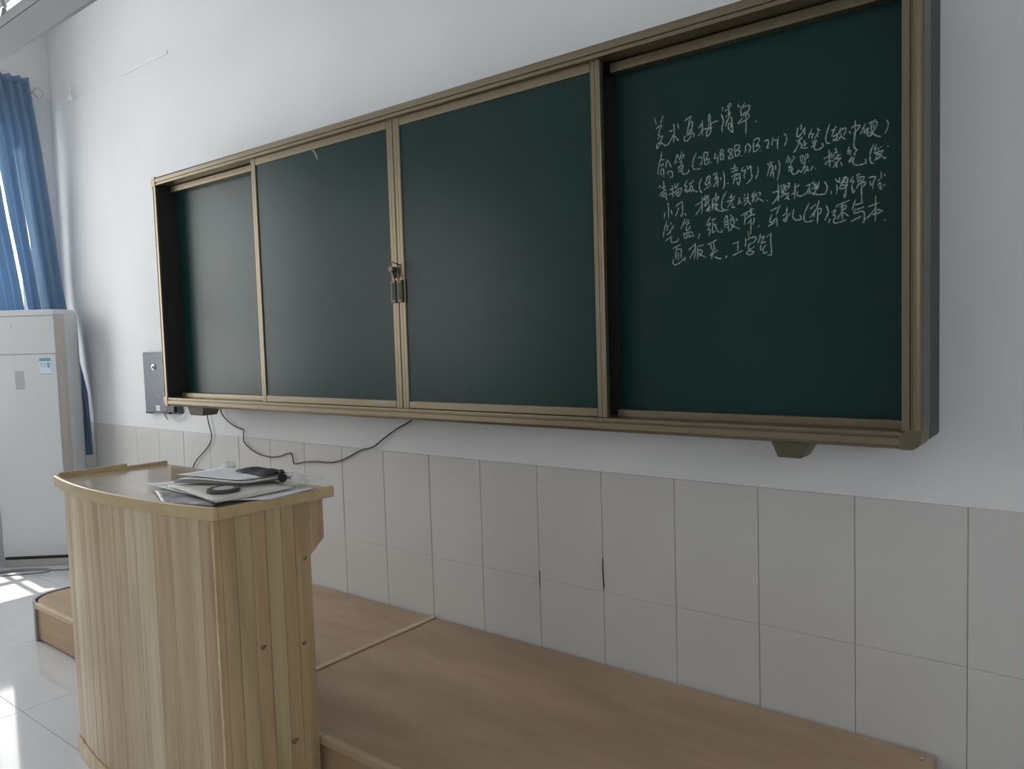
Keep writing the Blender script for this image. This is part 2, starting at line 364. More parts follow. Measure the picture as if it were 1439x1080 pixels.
for sx in (0, 1):
    for sz in (0, 1):
        xo, xi = (BXL, BXL+.0385) if sx == 0 else (BXR, BXR-.052)
        zo, zi = (ZB, ZB+.052) if sz == 0 else (ZTT, ZTT-.052)
        dx, dz = (1 if sx == 0 else -1), (1 if sz == 0 else -1)
        R = .028
        pts = [(xo, zi), (xi, zi), (xi, zo)]+[(xo+dx*(R-R*math.sin(a)), zo+dz*(R-R*math.cos(a))) for a in [math.pi/2*q/6 for q in range(7)]]
        # keep the inner corner open: L-shaped cap
        pts = [(xo, zi), (xo+dx*.038, zi), (xo+dx*.038, zo+dz*fw), (xi, zo+dz*fw), (xi, zo)]+pts[3:]
        MB().prism(pts, YF-.0015, -.157, 'y').build('corner_cap', BRONZED if sx else BRONZE, cb, bevel=.002)
# rear cabinet box behind the frame (screen housing)
MB().box((BXL+.01, -.149, ZB+.010), (BXR-.001, .002, ZTT-.010)).build('rear_case', STEELG, cb, bevel=.012, label='dark grey rear case')
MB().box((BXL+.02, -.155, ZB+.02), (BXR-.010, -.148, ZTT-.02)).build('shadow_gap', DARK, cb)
# dark interior
MB().box((BXR-.0005, YF+.016, ZB+.052), (BXR+.0012, -.157, ZTT-.052)).build('side_plate', SIDEG, cb, label='grey plate on the right side of the frame')
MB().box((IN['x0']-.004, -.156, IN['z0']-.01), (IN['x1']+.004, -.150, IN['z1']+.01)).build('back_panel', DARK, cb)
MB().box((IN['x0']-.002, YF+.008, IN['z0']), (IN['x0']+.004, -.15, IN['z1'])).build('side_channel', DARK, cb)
YS = -.1655
def fixed(x0, x1, label):
    p = MB().box((x0, YS, 1.165), (x1, -.1565, 2.335)).build('fixed_panel', BOARD, cb, label=label)
    MB().box((x0, -.202, 1.166), (x1, YS+.001, 1.190)).build('panel_rail', BRONZE, p, bevel=.002)
    MB().box((x0, -.202, 2.302), (x1, YS+.001, 2.333)).build('panel_rail', BRONZE, p, bevel=.002)
    return p
fixed(-4.132, -3.26, 'fixed green panel at the left end, pale with reflected light')
fr = fixed(-1.322, IN['x1'], 'fixed dark green panel with chalk handwriting')
STROKES = "150,977 152,968 157,954;181,978 176,966 170,953;154,940 163,946 172,949 176,947 169,938 166,929 165,917;160,921 166,920;162,905 165,913 177,914 178,912 172,901 165,885 159,880 156,879 157,890 164,895 173,893 182,887 188,882 199,887 208,900 217,912;215,945 219,936 218,912 216,886;201,924 210,925 215,927;220,907 227,898 234,889;231,944 234,927;254,946 263,952 279,958;277,956 270,943 265,918 261,898;266,923 271,934 276,940 280,940 281,932 278,914 276,903;277,918 271,913 267,901 276,909 279,913 276,903 267,903;255,900 252,892 258,883 267,887 277,898;280,903 285,904 285,890;300,915 308,923 314,932;314,938 314,891;299,891 307,900 313,909 320,909 333,909 348,908;335,925 335,943 337,952 340,940 341,920 341,899 338,893 328,886 328,899 335,907 346,908;332,919 349,924 367,927;332,913 345,912;379,964 382,959;380,957 380,953;375,945 380,931 382,919 377,905 377,899 379,890;388,949 395,956;396,960 400,969 405,969 406,963 400,958 399,945 400,934;388,932 397,936 403,940 405,946;388,904 393,918 401,930 407,929 409,915 411,885 407,886 399,895 397,904 400,912 406,910 406,902 407,896;429,964 430,955 436,956;450,963 445,957 439,950 437,943 438,931 439,924;442,948 449,952 463,952 464,946 458,934 451,927 444,928 448,934 454,936;454,934 461,925 462,918 456,913;444,921 427,906 440,908 452,912;453,934 452,869;482,904 485,899;173,866 171,849 164,828 160,809 158,793;169,840 175,840 183,839;169,819 173,825 179,825 177,819;188,811 189,827 193,835 198,829 204,814 208,813;170,806 168,796 173,792;175,813 179,806 180,783;168,808 180,811;191,798 199,799 209,796 210,781 200,780;191,797 197,789;218,817 223,835 227,847 231,840 236,830;226,827 227,822;245,855 239,839 242,832;244,841 251,843 250,839 244,832;235,822 244,829;238,816 246,822;228,805 242,811 247,810 243,793 248,783 258,783 265,787 265,795;230,799 242,803;230,792 242,795;293,842 283,824 279,805 282,795 290,791 307,792;297,825 304,826 311,823 310,810 305,801;317,837 318,820 321,800;316,835 322,839 330,834 329,827 325,817 323,813 332,817 335,814 330,803 322,799;340,806 341,802;178,772 179,759 179,740;159,754 170,759;169,751 179,752 186,755;356,831 353,823 352,815 360,815;362,824 363,812 361,798;371,836 371,823 372,805;370,836 375,838 380,834 379,829 375,823 381,820 380,812 372,805;384,807 384,804;408,833 400,835 396,831 403,822 410,813 409,807 398,806 398,811 404,820 409,830 411,833;416,841 417,827 419,809;415,841 425,843 431,840 430,833 422,827 431,825 432,820 427,812 419,809;436,810 438,806;450,836 450,824 448,814;451,835 457,840 463,835 465,826 459,814;475,844 474,829 474,813;474,845 482,851 491,850 492,843 487,835 482,829 491,830 493,825 485,817 474,813;494,816 495,813;507,839 513,841 519,840 519,829 515,819 521,818;533,846 531,834 529,823;531,837 546,836;549,846 546,827 546,809;564,851 570,846 573,834 570,823 565,815;605,861 603,849 602,836 609,836 619,848 626,858;615,869 614,852;625,858 623,836;599,823 609,824 618,832;610,831 609,820 600,802 591,790;610,818 616,808 613,803 625,799 633,799;623,822 622,804;629,814 624,806;643,851 641,841 636,833 636,825;641,835 648,835 645,829 644,822;660,850 661,843 668,843;664,841 657,830 651,820;658,827 662,825;644,813 651,815 657,814 651,807 649,802;641,798 651,804 654,808 650,796 654,790 662,789 673,794 674,799 671,805;645,808 653,811;693,854 687,839 683,824 682,810 686,802 694,801;696,836 704,836 711,843;709,845 701,827 699,819 707,819 714,825;705,819 713,821 710,810 700,804;701,809 712,811;708,804 714,806;722,838 716,822 724,832 733,835 736,830 730,815;724,824 721,813 713,803;722,815 734,804;745,826 747,817;749,831 760,836 773,834 767,826 756,815;760,851 760,821 757,794 756,777;762,823 767,823;772,810 780,824 786,838;784,824 783,811 791,823 793,821 790,809;794,834 804,839 813,843;801,834 801,817 805,812;804,832 810,838 816,834 814,825 809,817 804,813;808,830 807,820;808,816 803,805 796,802 790,807 791,811 803,808 816,798 827,795;839,837 843,828 842,815 834,800;162,725 173,737 188,744;168,723 189,736;176,719 190,728;178,736 178,719;187,732 187,717 190,708;179,772 179,748;199,741 212,741;208,754 210,735 210,716;196,726 204,728 218,733;219,758 218,744 224,747 232,758;218,730 225,737 239,741 239,731 233,719 228,717 221,724 220,732;225,729 234,731;223,725 232,727;261,764 253,750 251,746 259,743 254,736 252,729 264,732;256,724 268,731;281,759 276,752 265,749;271,748 269,723;269,737 276,742 279,731 287,724 297,721;271,723 278,731;309,762 301,743 302,728 306,720 310,717;322,757 331,763 337,762 335,750 333,740;332,759 322,748 321,741 326,738 335,746 338,729;315,723 324,728 334,733;189,697 193,698 194,676 194,650;181,672 178,652;202,678 207,661;219,684 231,693 242,696 243,679 243,663 239,652 236,656;229,682 227,673 217,653;252,661 253,652;285,680 297,684 307,689;309,705 309,677 307,650;286,649 296,661 306,676;322,710 315,697 317,694 330,706 320,684 318,672;322,699 333,692 326,684;319,674 330,685;321,658 331,669;324,656 337,670;331,680 333,667 331,654;354,710 355,681;344,692 356,695;343,690 346,678 341,657;344,675 355,673 360,675;354,665 361,658;352,667 359,673;346,763 353,769 358,769 357,759 351,754;359,766 352,752 362,754;352,748 362,757 360,744;347,728 353,737 359,744 362,742 360,727;371,755 372,745;379,772 383,757 383,740 382,726 377,718;394,736 394,731;403,773 411,776 426,774;416,788 416,762;405,764 416,767 427,769;405,750 417,756 431,758;411,727 413,740 417,753;417,749 431,757 432,742 429,725 425,727 423,735;417,740 431,747;442,775 437,763 450,764 445,752 446,739;454,777 457,766 466,774 466,757 469,742 463,732 451,722;487,770 488,758 486,746 480,734;516,774 520,766;533,777 526,768 520,756 515,735;524,779 524,760;521,761 530,765 532,752 534,728;526,751 532,753;526,743 532,746;524,734 527,748;540,765 540,750;548,778 552,763 550,742 544,718;343,691 356,695 364,697 360,689 354,687;355,711 354,681;343,692 343,679 342,658;343,676 359,675 358,670 352,661 365,654 380,650;350,668 359,656;390,710 379,695 374,679 373,663 380,654 396,653;396,690 409,691;404,699 405,684;389,678 402,680 413,683;415,693 407,681 391,659;408,672 407,659 416,659;429,687 429,678 424,664;429,677 436,665;445,694 446,688;441,680 449,681 458,682;442,671 450,677;456,696 455,673 443,659;456,672 465,659;476,698 468,683 473,681 470,673 469,667 476,678;478,691 471,670;482,692 480,682;485,691 494,691 491,680;483,680 485,674 477,666;486,676 503,664;515,667 514,663;528,686 538,687 547,690;548,698 548,678 547,658;530,653 540,665 547,677;382,599 382,623 387,636 391,628 393,607 395,585;384,618 392,619;384,608 393,611;387,600 392,601;401,638 404,631;398,619 406,628 411,628;417,625 423,617;398,612 409,623 412,619 411,608 401,592 398,591;400,612 407,603 430,591;433,630 447,636 465,644 475,647;448,640 453,629;464,652 463,631;468,641 465,631;446,632 446,615 443,602;448,618 459,626 475,630 472,626;452,603 462,612 466,619;474,621 474,612 470,599;465,619 463,571;489,596 486,590;188,646 184,632 177,612 174,593;184,627 191,627 187,611;201,638 204,629;213,628 205,618 197,607 187,598;205,620 208,616;187,601 201,605;181,580 190,585 203,592 200,580 205,573 221,574 227,578 225,586;251,644 246,631 235,611;256,639 267,635;248,625 256,631 263,629 254,619;256,619 254,608 258,605 266,612 268,619;245,600 247,590 250,581;247,595 261,599 274,598 276,586;256,594 257,586;264,596 265,587;247,580 264,585 284,587;300,591 294,576;336,640 325,619 326,614 334,619 336,618 328,603 327,599 335,599 329,581;339,628 346,630 354,632;345,627 342,591 353,596;344,615 350,611 357,615;350,616 355,602 361,591 372,588 372,598;206,553 220,558 236,564;222,555 218,543 217,517;220,548 235,550 236,537 234,520;227,539 225,514;223,530 230,531;208,521 207,506 212,501 222,502 235,510 247,519;249,523 248,509;260,543 273,552 284,559;284,564 284,540 280,511;264,516 272,528 281,545;292,552 292,534 290,510;292,552 303,553 313,555;294,539 303,540 307,535 302,525 294,521;296,533 302,525 320,515;324,554 341,560 356,567;336,554 338,538;345,561 346,547 342,523 335,507;352,542 340,534;330,522 342,527 353,531 358,535;331,521 342,521;348,515 359,509 371,507;386,516 384,507;406,549 417,551 428,555;424,553 422,524;404,512 421,519 440,526;455,582 457,563;447,563 447,548 446,536;451,555 463,561 480,562 477,553 468,543;454,540 464,546 457,538 455,530 461,527 476,536;461,527 450,517 455,512 464,512 471,516 470,520 458,522;493,570 490,557 485,542;492,557 504,562 501,555 493,542;493,542 509,545;494,538 492,525 497,523 509,536;500,527 502,512 513,515;511,558 524,567 523,549 525,527 525,510 524,504 513,507;387,515 385,507;547,710 547,685 546,659;528,686 536,687 547,688;529,653 539,663 546,675;555,705 557,692 558,681 562,684 564,696;560,703 564,704 563,694;568,704 567,691 571,686;568,698 575,700;574,707 580,706 578,696 573,689;557,681 567,681;553,670 565,676 580,679;570,674 575,664 580,659;578,675 574,666 565,663;597,704 595,687 594,659;608,698 598,691;585,671 592,678 599,684;602,694 604,696;603,680 601,671 606,666 616,666 626,671 633,680 637,694 625,691;634,682 632,671 638,671;638,682 638,671 645,668 653,665 662,662 673,662 679,661;641,696 651,700;645,687 644,679;647,691 652,693;652,696 651,676;664,700 660,685 654,675 647,662;656,695 655,680;655,686 660,689;677,697 683,688 685,676 679,661;696,666 695,659;523,633 534,637 546,643;552,647 546,634 540,619;528,624 522,608 522,601 530,602 540,611;542,615 543,601 543,585;516,589 525,594 538,600;572,639 571,619 570,597;559,615 568,621;562,599 562,603 572,610 582,621;570,598 562,599;592,632 589,618 589,608 596,599 610,598 613,601 608,612;636,643 626,624 620,605 623,593 631,589 647,592;637,624 646,631 656,637;663,646 655,623 637,600;650,621 648,601;659,624 658,581;659,622 667,623 668,614 660,604;682,629 687,616 686,605 679,588;693,592 688,579;676,760 684,763 697,767;690,783 691,765 691,753 693,734;679,746 685,751 693,751 701,751;679,746 685,743;697,775 697,765 698,759 703,764;701,769 704,761;708,785 710,775;704,771 715,773;700,748 712,761 724,765;711,765 715,766;708,756 722,755;713,760 712,752;724,757 715,748 701,731;705,744 715,745;711,742 711,729;721,744 724,738 725,733;744,783 741,769 740,763 746,773 748,767 745,759;758,781 760,774 766,771;765,771 756,759;758,758 761,756;752,755 743,741 755,743;743,741 756,751 754,739 757,732 765,728 779,729 787,731 787,737 786,743;808,779 800,762 798,744 799,733 804,727 807,729;816,776 809,766 812,763 827,768;811,760 809,754 817,755;808,753 817,751;821,761 814,744;808,735 816,738 811,743;818,754 831,757 826,750 819,741;808,734 823,741 818,752;817,752 824,747 834,736 840,738;843,768 843,765;577,786 575,777 570,765;575,776 582,776 577,764;589,782 595,777 587,768 582,758;587,768 590,766;577,753 587,755;577,750 589,751;576,740 584,745 590,748 586,737 593,730 601,732 606,741;611,777 613,763 617,766;611,777 618,779 617,767;624,777 624,762 622,746;624,777 631,781 633,776 627,769;635,773 628,768;635,760 637,759;615,757 627,759;606,741 612,733 620,740 624,747 632,743 626,735 622,727;617,745 627,746;632,741 633,731;646,746 642,736 637,735;653,738 655,735;707,700 715,689;719,703 717,687;708,684 712,676 710,657;735,704 720,682;738,700 727,688 719,671 732,671;727,700 740,698 736,676 733,645 729,655;723,681 741,677;728,689 735,685;722,669 738,674;755,701 747,685 756,687 751,674 754,654 759,664;762,698 769,704 771,700;765,696 768,680;766,695 781,695 782,690 776,680;769,690 776,689;769,685 776,685;763,665 768,675 777,679 787,679 780,666;776,677 776,650 777,626;794,690 809,691 811,687 806,676 805,658;798,681 800,669 806,671;826,702 826,683;816,678 825,682;817,666 823,672 826,653 819,666;833,694 837,688;836,666 830,663;696,668 695,659;682,630 688,615 686,603 678,588;693,591 688,580;710,626 711,620;711,626 728,630 745,636;718,620 735,623 733,614 720,612;726,631 725,584;725,608 711,587;728,605 743,592;696,609 708,614 701,601 708,597 701,582 711,577 736,583;761,636 756,623 751,607;759,620 769,623 780,624;761,607 783,613;761,612 756,598 777,602 783,594 782,572 777,571;747,576 761,582 775,588;812,640 812,614 811,569;792,611 806,615 822,620;783,576 798,589 811,606;809,601 822,600 830,594;802,589 814,591 825,593;835,573 836,569"
def ribbon(mb, pts, w, y, ph=0):
    n = len(pts); L, Rr = [], []
    for i in range(n):
        a, b = pts[max(i-1, 0)], pts[min(i+1, n-1)]; dx, dz = b[0]-a[0], b[1]-a[1]; l = math.hypot(dx, dz) or 1
        e = min(1, .45+.3*min(i, n-1-i)); ww = w*.5*e*(1+.18*math.sin(ph+i*1.3))
        nx, nz = -dz/l*ww, dx/l*ww
        L.append((pts[i][0]+nx, y, pts[i][1]+nz)); Rr.append((pts[i][0]-nx, y, pts[i][1]-nz))
    mb.add(L+Rr, [(i, i+1, n+i+1, n+i) for i in range(n-1)])
cw = MB()
for q, st in enumerate(STROKES.split(';')):
    P = [tuple(int(c)/1000 for c in a.split(',')) for a in st.split()]
    P = [(a-1.33, b+1.16) for a, b in P]
    if len(P) == 2: P = [P[0], tuple((P[0][i]+P[1][i])/2 for i in (0, 1)), P[1]]
    ribbon(cw, smooth_path(P, 4),   .0037, YS-.0006-q*2.5e-6, q)
cwo = cw.build('chalk_writing', CHALK, fr, label='white chalk handwriting, six lines'); cwo['kind'] = 'stuff'
def slider(x0, x1, side, label):
    yf, yb = YF+.02, YF+.042
    p = MB().box((x0+.02, yf+.006, 1.175), (x1-.02, yb, 2.33)).build('sliding_panel', BOARD, cb, label=label)
    for a, b in ((x0, x0+.036), (x1-.036, x1)):
        mb = MB(); mb.prism([(a, yb), (a, yf+.003), (a+.003, yf), (a+.017, yf), (a+.018, yf+.002), (a+.019, yf), (b-.003, yf), (b, yf+.003), (b, yb)], 1.168, 2.337, 'z'); mb.build('stile', BRONZE, p)
    MB().box((x0+.036, yf+.001, 1.168), (x1-.036, yb, 1.197)).build('panel_rail', BRONZE, p, bevel=.002)
    MB().box((x0+.036, yf+.001, 2.304), (x1-.036, yb, 2.337)).build('panel_rail', BRONZE, p, bevel=.002)
    xc = (x1-.018) if side < 0 else (x0+.016)
    h = MB()
    h.prism([(xc-.014, 1.60), (xc+.013, 1.60), (xc+.013, 1.69), (xc-.014, 1.69)], yf-.012, yf+.001, 'y')
    h.build('handle', BRONZED, p, bevel=.003, label='dark recessed pull handle')
    MB().box((xc-.007, yf-.013, 1.61), (xc+.007, yf-.0115, 1.68)).build('handle_recess', DARK, p)
    return p
s1 = slider(-3.292, -2.3075, -1, 'left sliding green panel with a curved chalk mark')
s2 = slider(-2.3045, -1.333, 1, 'right sliding green panel')
lk = MB(); lk.cyl((-2.318, YF+.005, 1.735), .011, .03, 'y', 12); lk.tube(smooth_path([(-2.318, YF-.006, 1.745), (-2.302, YF-.012, 1.762), (-2.284, YF-.012, 1.756), (-2.276, YF+.01, 1.748)]), .0028, 6)
lk.box((-2.324, YF, 1.70), (-2.310, YF+.016, 1.727)); lk.tube([(-2.312, YF-.004, 1.725), (-2.300, YF-.008, 1.70), (-2.298, YF-.004, 1.688)], .003, 6)
lk.build('lock', BRONZED, cb, label='small padlock joining the two sliding panels')
cm = MB(); ribbon(cm, smooth_path([(-2.868, 2.312), (-2.845, 2.314), (-2.823, 2.304), (-2.805, 2.283), (-2.791, 2.256)], 5), .008, YF+.0255)
cm.build('chalk_mark', CHALK, s1)
for bx in (-4.03, -.79):
    w_ = .113 if bx > -2 else .17
    mb = MB(); a, b = bx, bx+w_
    mb.add([(a,-.235,1.122),(b,-.235,1.122),(b,-.13,1.122),(a,-.13,1.122),(a+.018,-.225,1.071),(b-.028,-.225,1.071),(b-.028,-.14,1.071),(a+.018,-.14,1.071)],
           [(0,1,2,3),(4,5,6,7),(0,1,5,4),(1,2,6,5),(2,3,7,6),(3,0,4,7)])
    mb.build('lower_bracket', BRONZED, cb, bevel=.002)

# ------------------------------------------------------------ lectern
LX0, LX1, LYF, LYB = -2.93, -1.966, -1.318, -.992
lec = thing('lectern', 'pale pine plank lectern with bowed front and lacquered top', 'lectern', ((LX0+LX1)/2, -1.15, 0))
xc_, hw = (LX0+LX1)/2, (LX1-LX0)/2
def bow(x, b=.054): return LYF-b*(1-((x-xc_)/hw)**2)
ed = [-2.93, -2.853, -2.752, -2.691, -2.625, -2.555, -2.450, -2.374, -2.317, -2.225, -2.142, -2.067, -2.021, -1.966]
for i in range(len(ed)-1):
    a, b = ed[i]+.0004, ed[i+1]-.0004; off = random.uniform(-.0005, .0005)
    N = 3; F = [(a+(b-a)*q/N, bow(a+(b-a)*q/N)+off+(.0009 if q in (0, N) else 0)) for q in range(N+1)]
    Bk = [(px, py+.018) for px, py in reversed(F)]
    MB().prism(F+Bk, .004, .9615).build('plank', PINE_F, lec)
KNOT = mat('knot', (.16, .07, .035), .5, noise=((.30, .15, .08), .8), nscale=90)
KNOTS = [(-1.178, .555, .009), (-1.036, .520, .008), (-1.086, .23, .012), (-1.018, .783, .007)]
sy = [-1.317, -1.297, -1.252, -1.199, -1.151, -1.098, -1.052, -.995]
for sx, out in ((LX1, 1), (LX0, -1)):
    for i in range(len(sy)-1):
        a, b = sy[i]+.0006, sy[i+1]-.0006; o_ = random.uniform(-.001, .001)
        if i == 0: a += .002
        xo = sx+o_; xi = sx-out*.018
        pk = MB().prism([(xi, a), (xo-out*.001, a), (xo, a+.0012), (xo, b-.0012), (xo-out*.001, b), (xi, b)], .004, .9615).build('plank', PINE, lec)
        for ky, kz, kr in KNOTS:
            if out > 0 and a < ky < b:
                ko = MB().prism([(ky+kr*math.cos(q)*(1+.2*math.sin(2*q+1)), kz+kr*math.sin(q)*(.8+.15*math.sin(3*q))) for q in [math.pi*2*w_/14 for w_ in range(14)]], xo-.001, xo+.0004, 'x').build('knot', KNOT, pk)
    # wing bracket under the top, teacher's side
    xa, xb = sx-out*.018, sx-out*.001
    MB().prism([(-.9945, .961), (-.94, .961), (-.94, .832), (-.9945, .786)], min(xa, xb), max(xa, xb), 'x').build('side_wing', PINE, lec, bevel=.0015)
# corner batten between front and side
MB().box((LX1-.016, LYF-.001, .004), (LX1+.0015, LYF+.003, .9615)).build('corner_batten', PINE_T, lec)
# plinth
pp = [(LX0-.006+(LX1-LX0+.012)*q/12, bow(LX0+(LX1-LX0)*q/12)-.008) for q in range(13)]
MB().prism(pp+[(x_, y_+.0075) for x_, y_ in reversed(pp)], .001, .062).build('plinth', PINE_F, lec, bevel=.001)

MB().box((LX0+.02, -1.30, .45), (LX1-.02, -1.0, .468)).build('shelf', PINE_T, lec)
# top slab, tilted slightly down to the teacher
TX0, TX1, TYF, TYB = -3.0, -1.952, -1.322, -.905
def tb(x): return TYF-.056*(1-((x-(TX0+TX1)/2)/((TX1-TX0)/2))**2)
def zt(y): return .990-.006*(y-TYF)/(TYB-TYF)
fr_ = [(TX0+(TX1-TX0)*q/24, tb(TX0+(TX1-TX0)*q/24)) for q in range(25)]
poly = fr_+[(TX1, TYB), (TX0+.03, TYB-.015)]
mb = MB(); n = len(poly); ins = [(min(max(px, TX0+.012), TX1-.003), py+.012 if j < 25 else py) for j, (px, py) in enumerate(poly)]
mb.add([(px, py, zt(py)) for px, py in ins]+[(px, py, zt(py)-.028) for px, py in ins], [tuple(range(n)), tuple(range(2*n-1, n-1, -1))]+[(i, (i+1) % n, n+(i+1) % n, n+i) for i in range(n)])
mb.build('top_board', PINE_TOP, lec, label='lacquered writing surface')
mb = MB(); A = fr_; B_ = [(px, py+.014) for px, py in fr_]; n = 25
mb.prism(A+B_[::-1], .9618, 1.0005); mb.build('front_lip', PINE_T, lec, bevel=.003)
MB().prism([(TX0, TYF+.014), (TX0+.014, TYF+.014), (TX0+.026, -1.07), (TX0+.012, -1.07)], .9618, 1.008).build('side_lip', PINE_T, lec, bevel=.002)
MB().prism([(TX0+.012, -1.069), (TX0+.026, -1.069), (TX0+.044, TYB-.015), (TX0+.030, TYB-.015)], .964, .998).build('side_lip', PINE_T, lec, bevel=.002)
mb = MB()
mb.add([(TX1-.014,TYF+.014,.9618),(TX1,TYF+.014,.9618),(TX1,TYB,.9618),(TX1-.014,TYB,.9618),(TX1-.014,TYF+.014,.996),(TX1,TYF+.014,.996),(TX1,TYB,.991),(TX1-.014,TYB,.991)],
       [(3,2,1,0),(4,5,6,7),(0,1,5,4),(1,2,6,5),(2,3,7,6),(3,0,4,7)])
mb.build('side_lip', PINE_T, lec, bevel=.002)

# ------------------------------------------------------------ things on the lectern
PAPW = mat('white_paper', (.80, .81, .82), .6, noise=((.74, .76, .78), .6), nscale=9)
PAPC = mat('cream_paper', (.66, .65, .60), .6, noise=((.58, .57, .53), .7), nscale=6)
MAG = mat('printed_dark_page', (.10, .10, .12), .35, noise=((.55, .55, .58), .9), nscale=14)
CLOTHK = mat('black_cloth', (.008, .008, .012), .6, noise=((.03, .03, .045), .6), nscale=40, bump=.4, bscale=90)
PLAS = mat('clear_plastic', (.85, .88, .90), .12, alpha=.35)
TAPEK = mat('dark_tape', (.05, .05, .055), .35)
def sheet(name, label, cat, q, z, th, m, curl=0.0, group=None, amp=.002, ph=0, n=10, drop=None):
    """a sheet of paper or pad: four corners q (ccw), resting height z, thickness th"""
    c = [Vector((a[0], a[1], 0)) for a in q]; ctr = sum(c, Vector())/4
    t = thing(name, label, cat, (ctr.x, ctr.y, z), group=group) if False else None
    def P(u, v, dz):
        p = c[0]*(1-u)*(1-v)+c[1]*u*(1-v)+c[2]*u*v+c[3]*(1-u)*v
        h = amp*(math.sin(5*u+ph)*math.cos(4*v+ph)+1)+curl*((abs(2*u-1))**3+(abs(2*v-1))**3)*.5
        if drop: h += drop(p.x, p.y)
        return (p.x, p.y, z+h+dz)
    top = [P(i/n, j/n, th) for j in range(n+1) for i in range(n+1)]; bot = [P(i/n, j/n, 0) for j in range(n+1) for i in range(n+1)]
    N = n+1; fs = []
    for j in range(n):
        for i in range(n):
            a = j*N+i; fs.append((a, a+1, a+N+1, a+N)); b = N*N+a; fs.append((b, b+N, b+N+1, b+1))
    for i in range(n):
        for a, b in ((i, i+1), (n*N+i+1, n*N+i), ((i+1)*N, i*N), (i*N+n, (i+1)*N+n)): fs.append((a, b, N*N+b, N*N+a))
    o = MB().add(top+bot, fs, True).build(name, m); 
    for v in o.data.vertices: v.co -= Vector((ctr.x, ctr.y, z))
    o.location = (ctr.x, ctr.y, z)
    return tag(o, label, cat, group)
G = 'loose papers heaped on the lectern'
ed_drop = lambda x, y: -max(0, x-(TX1-.006))*.0
sheet('magazine', 'dark printed magazine lying lowest at the left of the paper heap', 'magazine', [(-2.385, -1.265), (-2.20, -1.338), (-2.0, -1.300), (-2.1, -1.13)], .9905, .004, MAG, .0015)
sheet('paper_sheet', 'pale sheet hanging over the right lip of the lectern under the heap', 'paper', [(-2.03, -1.26), (-1.925, -1.16), (-1.935, -.985), (-2.12, -1.02)], .9975, .0012, PAPW, .0, G, amp=.001)
sheet('paper_sheet', 'white sheet with a pointed corner reaching furthest left on the lectern top', 'paper', [(-2.50, -1.235), (-2.16, -1.255), (-2.05, -1.12), (-2.46, -1.12)], .997, .001, PAPW, .004, G, ph=1)
sheet('drawing_pad', 'cream drawing pad with a dark tape roll lying on it', 'drawing pad', [(-2.36, -1.235), (-1.99, -1.292), (-1.965, -1.05), (-2.20, -.985)], 1.003, .007, PAPC, .001, ph=2)
t = thing('tape_roll', 'flat dark tape roll lying on the cream drawing pad', 'tape roll', (-2.088, -1.205, 1.0135))
N = 32; rp = []
for i in range(N):
    a = 2*math.pi*i/N; rp.append((a,))
mb = MB(); cx, cy_ = -2.088, -1.207
for z0, z1, r0, r1 in ((1.0135, 1.0235, .030, .048),):
    vs = []; fs = []
    for i in range(N):
        a = 2*math.pi*i/N
        for r_, z_ in ((r0, z0), (r1, z0), (r1, z1), (r0, z1)): vs.append((cx+r_*math.cos(a), cy_+r_*math.sin(a), z_))
    for i in range(N):
        j = (i+1) % N
        for k in range(4): fs.append((i*4+k, i*4+(k+1) % 4, j*4+(k+1) % 4, j*4+k))
    mb.add(vs, fs, False)
mb.build('tape', TAPEK, t, bevel=.001)
mb = MB(); vs = []; fs = []
for i in range(N):
    a = 2*math.pi*i/N
    for r_, z_ in ((.027, 1.0135), (.030, 1.0135), (.030, 1.0232), (.027, 1.0232)): vs.append((cx+r_*math.cos(a), cy_+r_*math.sin(a), z_))
for i in range(N):
    j = (i+1) % N
    for k in range(4): fs.append((i*4+k, i*4+(k+1) % 4, j*4+(k+1) % 4, j*4+k))
mb.add(vs, fs); mb.build('core', PAPC, t)
sheet('sketchbook', 'grey edged sketchbook under the topmost white sheets', 'sketchbook', [(-2.34, -1.225), (-2.12, -1.13), (-2.05, -.995), (-2.34, -1.08)], 1.0145, .009, mat('grey_cover', (.28, .28, .28), .5), .001)
sheet('paper_sheet', 'white sheet between the sketchbook and the topmost sheet, its corner pointing at the tape roll', 'paper', [(-2.33, -1.215), (-2.08, -1.145), (-2.03, -1.0), (-2.36, -1.05)], 1.026, .0015, PAPC, .002, G, ph=3)
sheet('paper_sheet', 'topmost white sheet under the black pouch', 'paper', [(-2.375, -1.195), (-2.10, -1.135), (-2.055, -.995), (-2.385, -1.02)], 1.0315, .0012, PAPW, .002, G, ph=.5)
# black pouch: soft flattened case with a knotted end
t = thing('pencil_pouch', 'crumpled black cloth pencil pouch on the topmost white sheet', 'pencil pouch', (-2.12, -1.03, 1.0345))
def pouch(u, v):
    x_ = -2.235+.175*u; y_ = -1.075+.085*v+.006*math.sin(5*u)-.004*u; s_ = math.sin(math.pi*v)**.5*(math.sin(math.pi*min(max(u, .02), .98))**.25)
    return x_, y_, s_
mb = MB(); nu, nv = 20, 10
top = []; bot = []
for j in range(nv+1):
    for i in range(nu+1):
        x_, y_, s_ = pouch(i/nu, j/nv); h = .008*s_*(1+.45*math.sin(9*i/nu+2*j/nv)); top.append((x_, y_, 1.0405+h)); bot.append((x_, y_, 1.040))
M_ = nu+1; fs = []
for j in range(nv):
    for i in range(nu):
        a = j*M_+i; fs.append((a, a+1, a+M_+1, a+M_)); b = len(top)+a; fs.append((b, b+M_, b+M_+1, b+1))
mb.add(top+bot, fs, True); mb.build('pouch_body', CLOTHK, t)
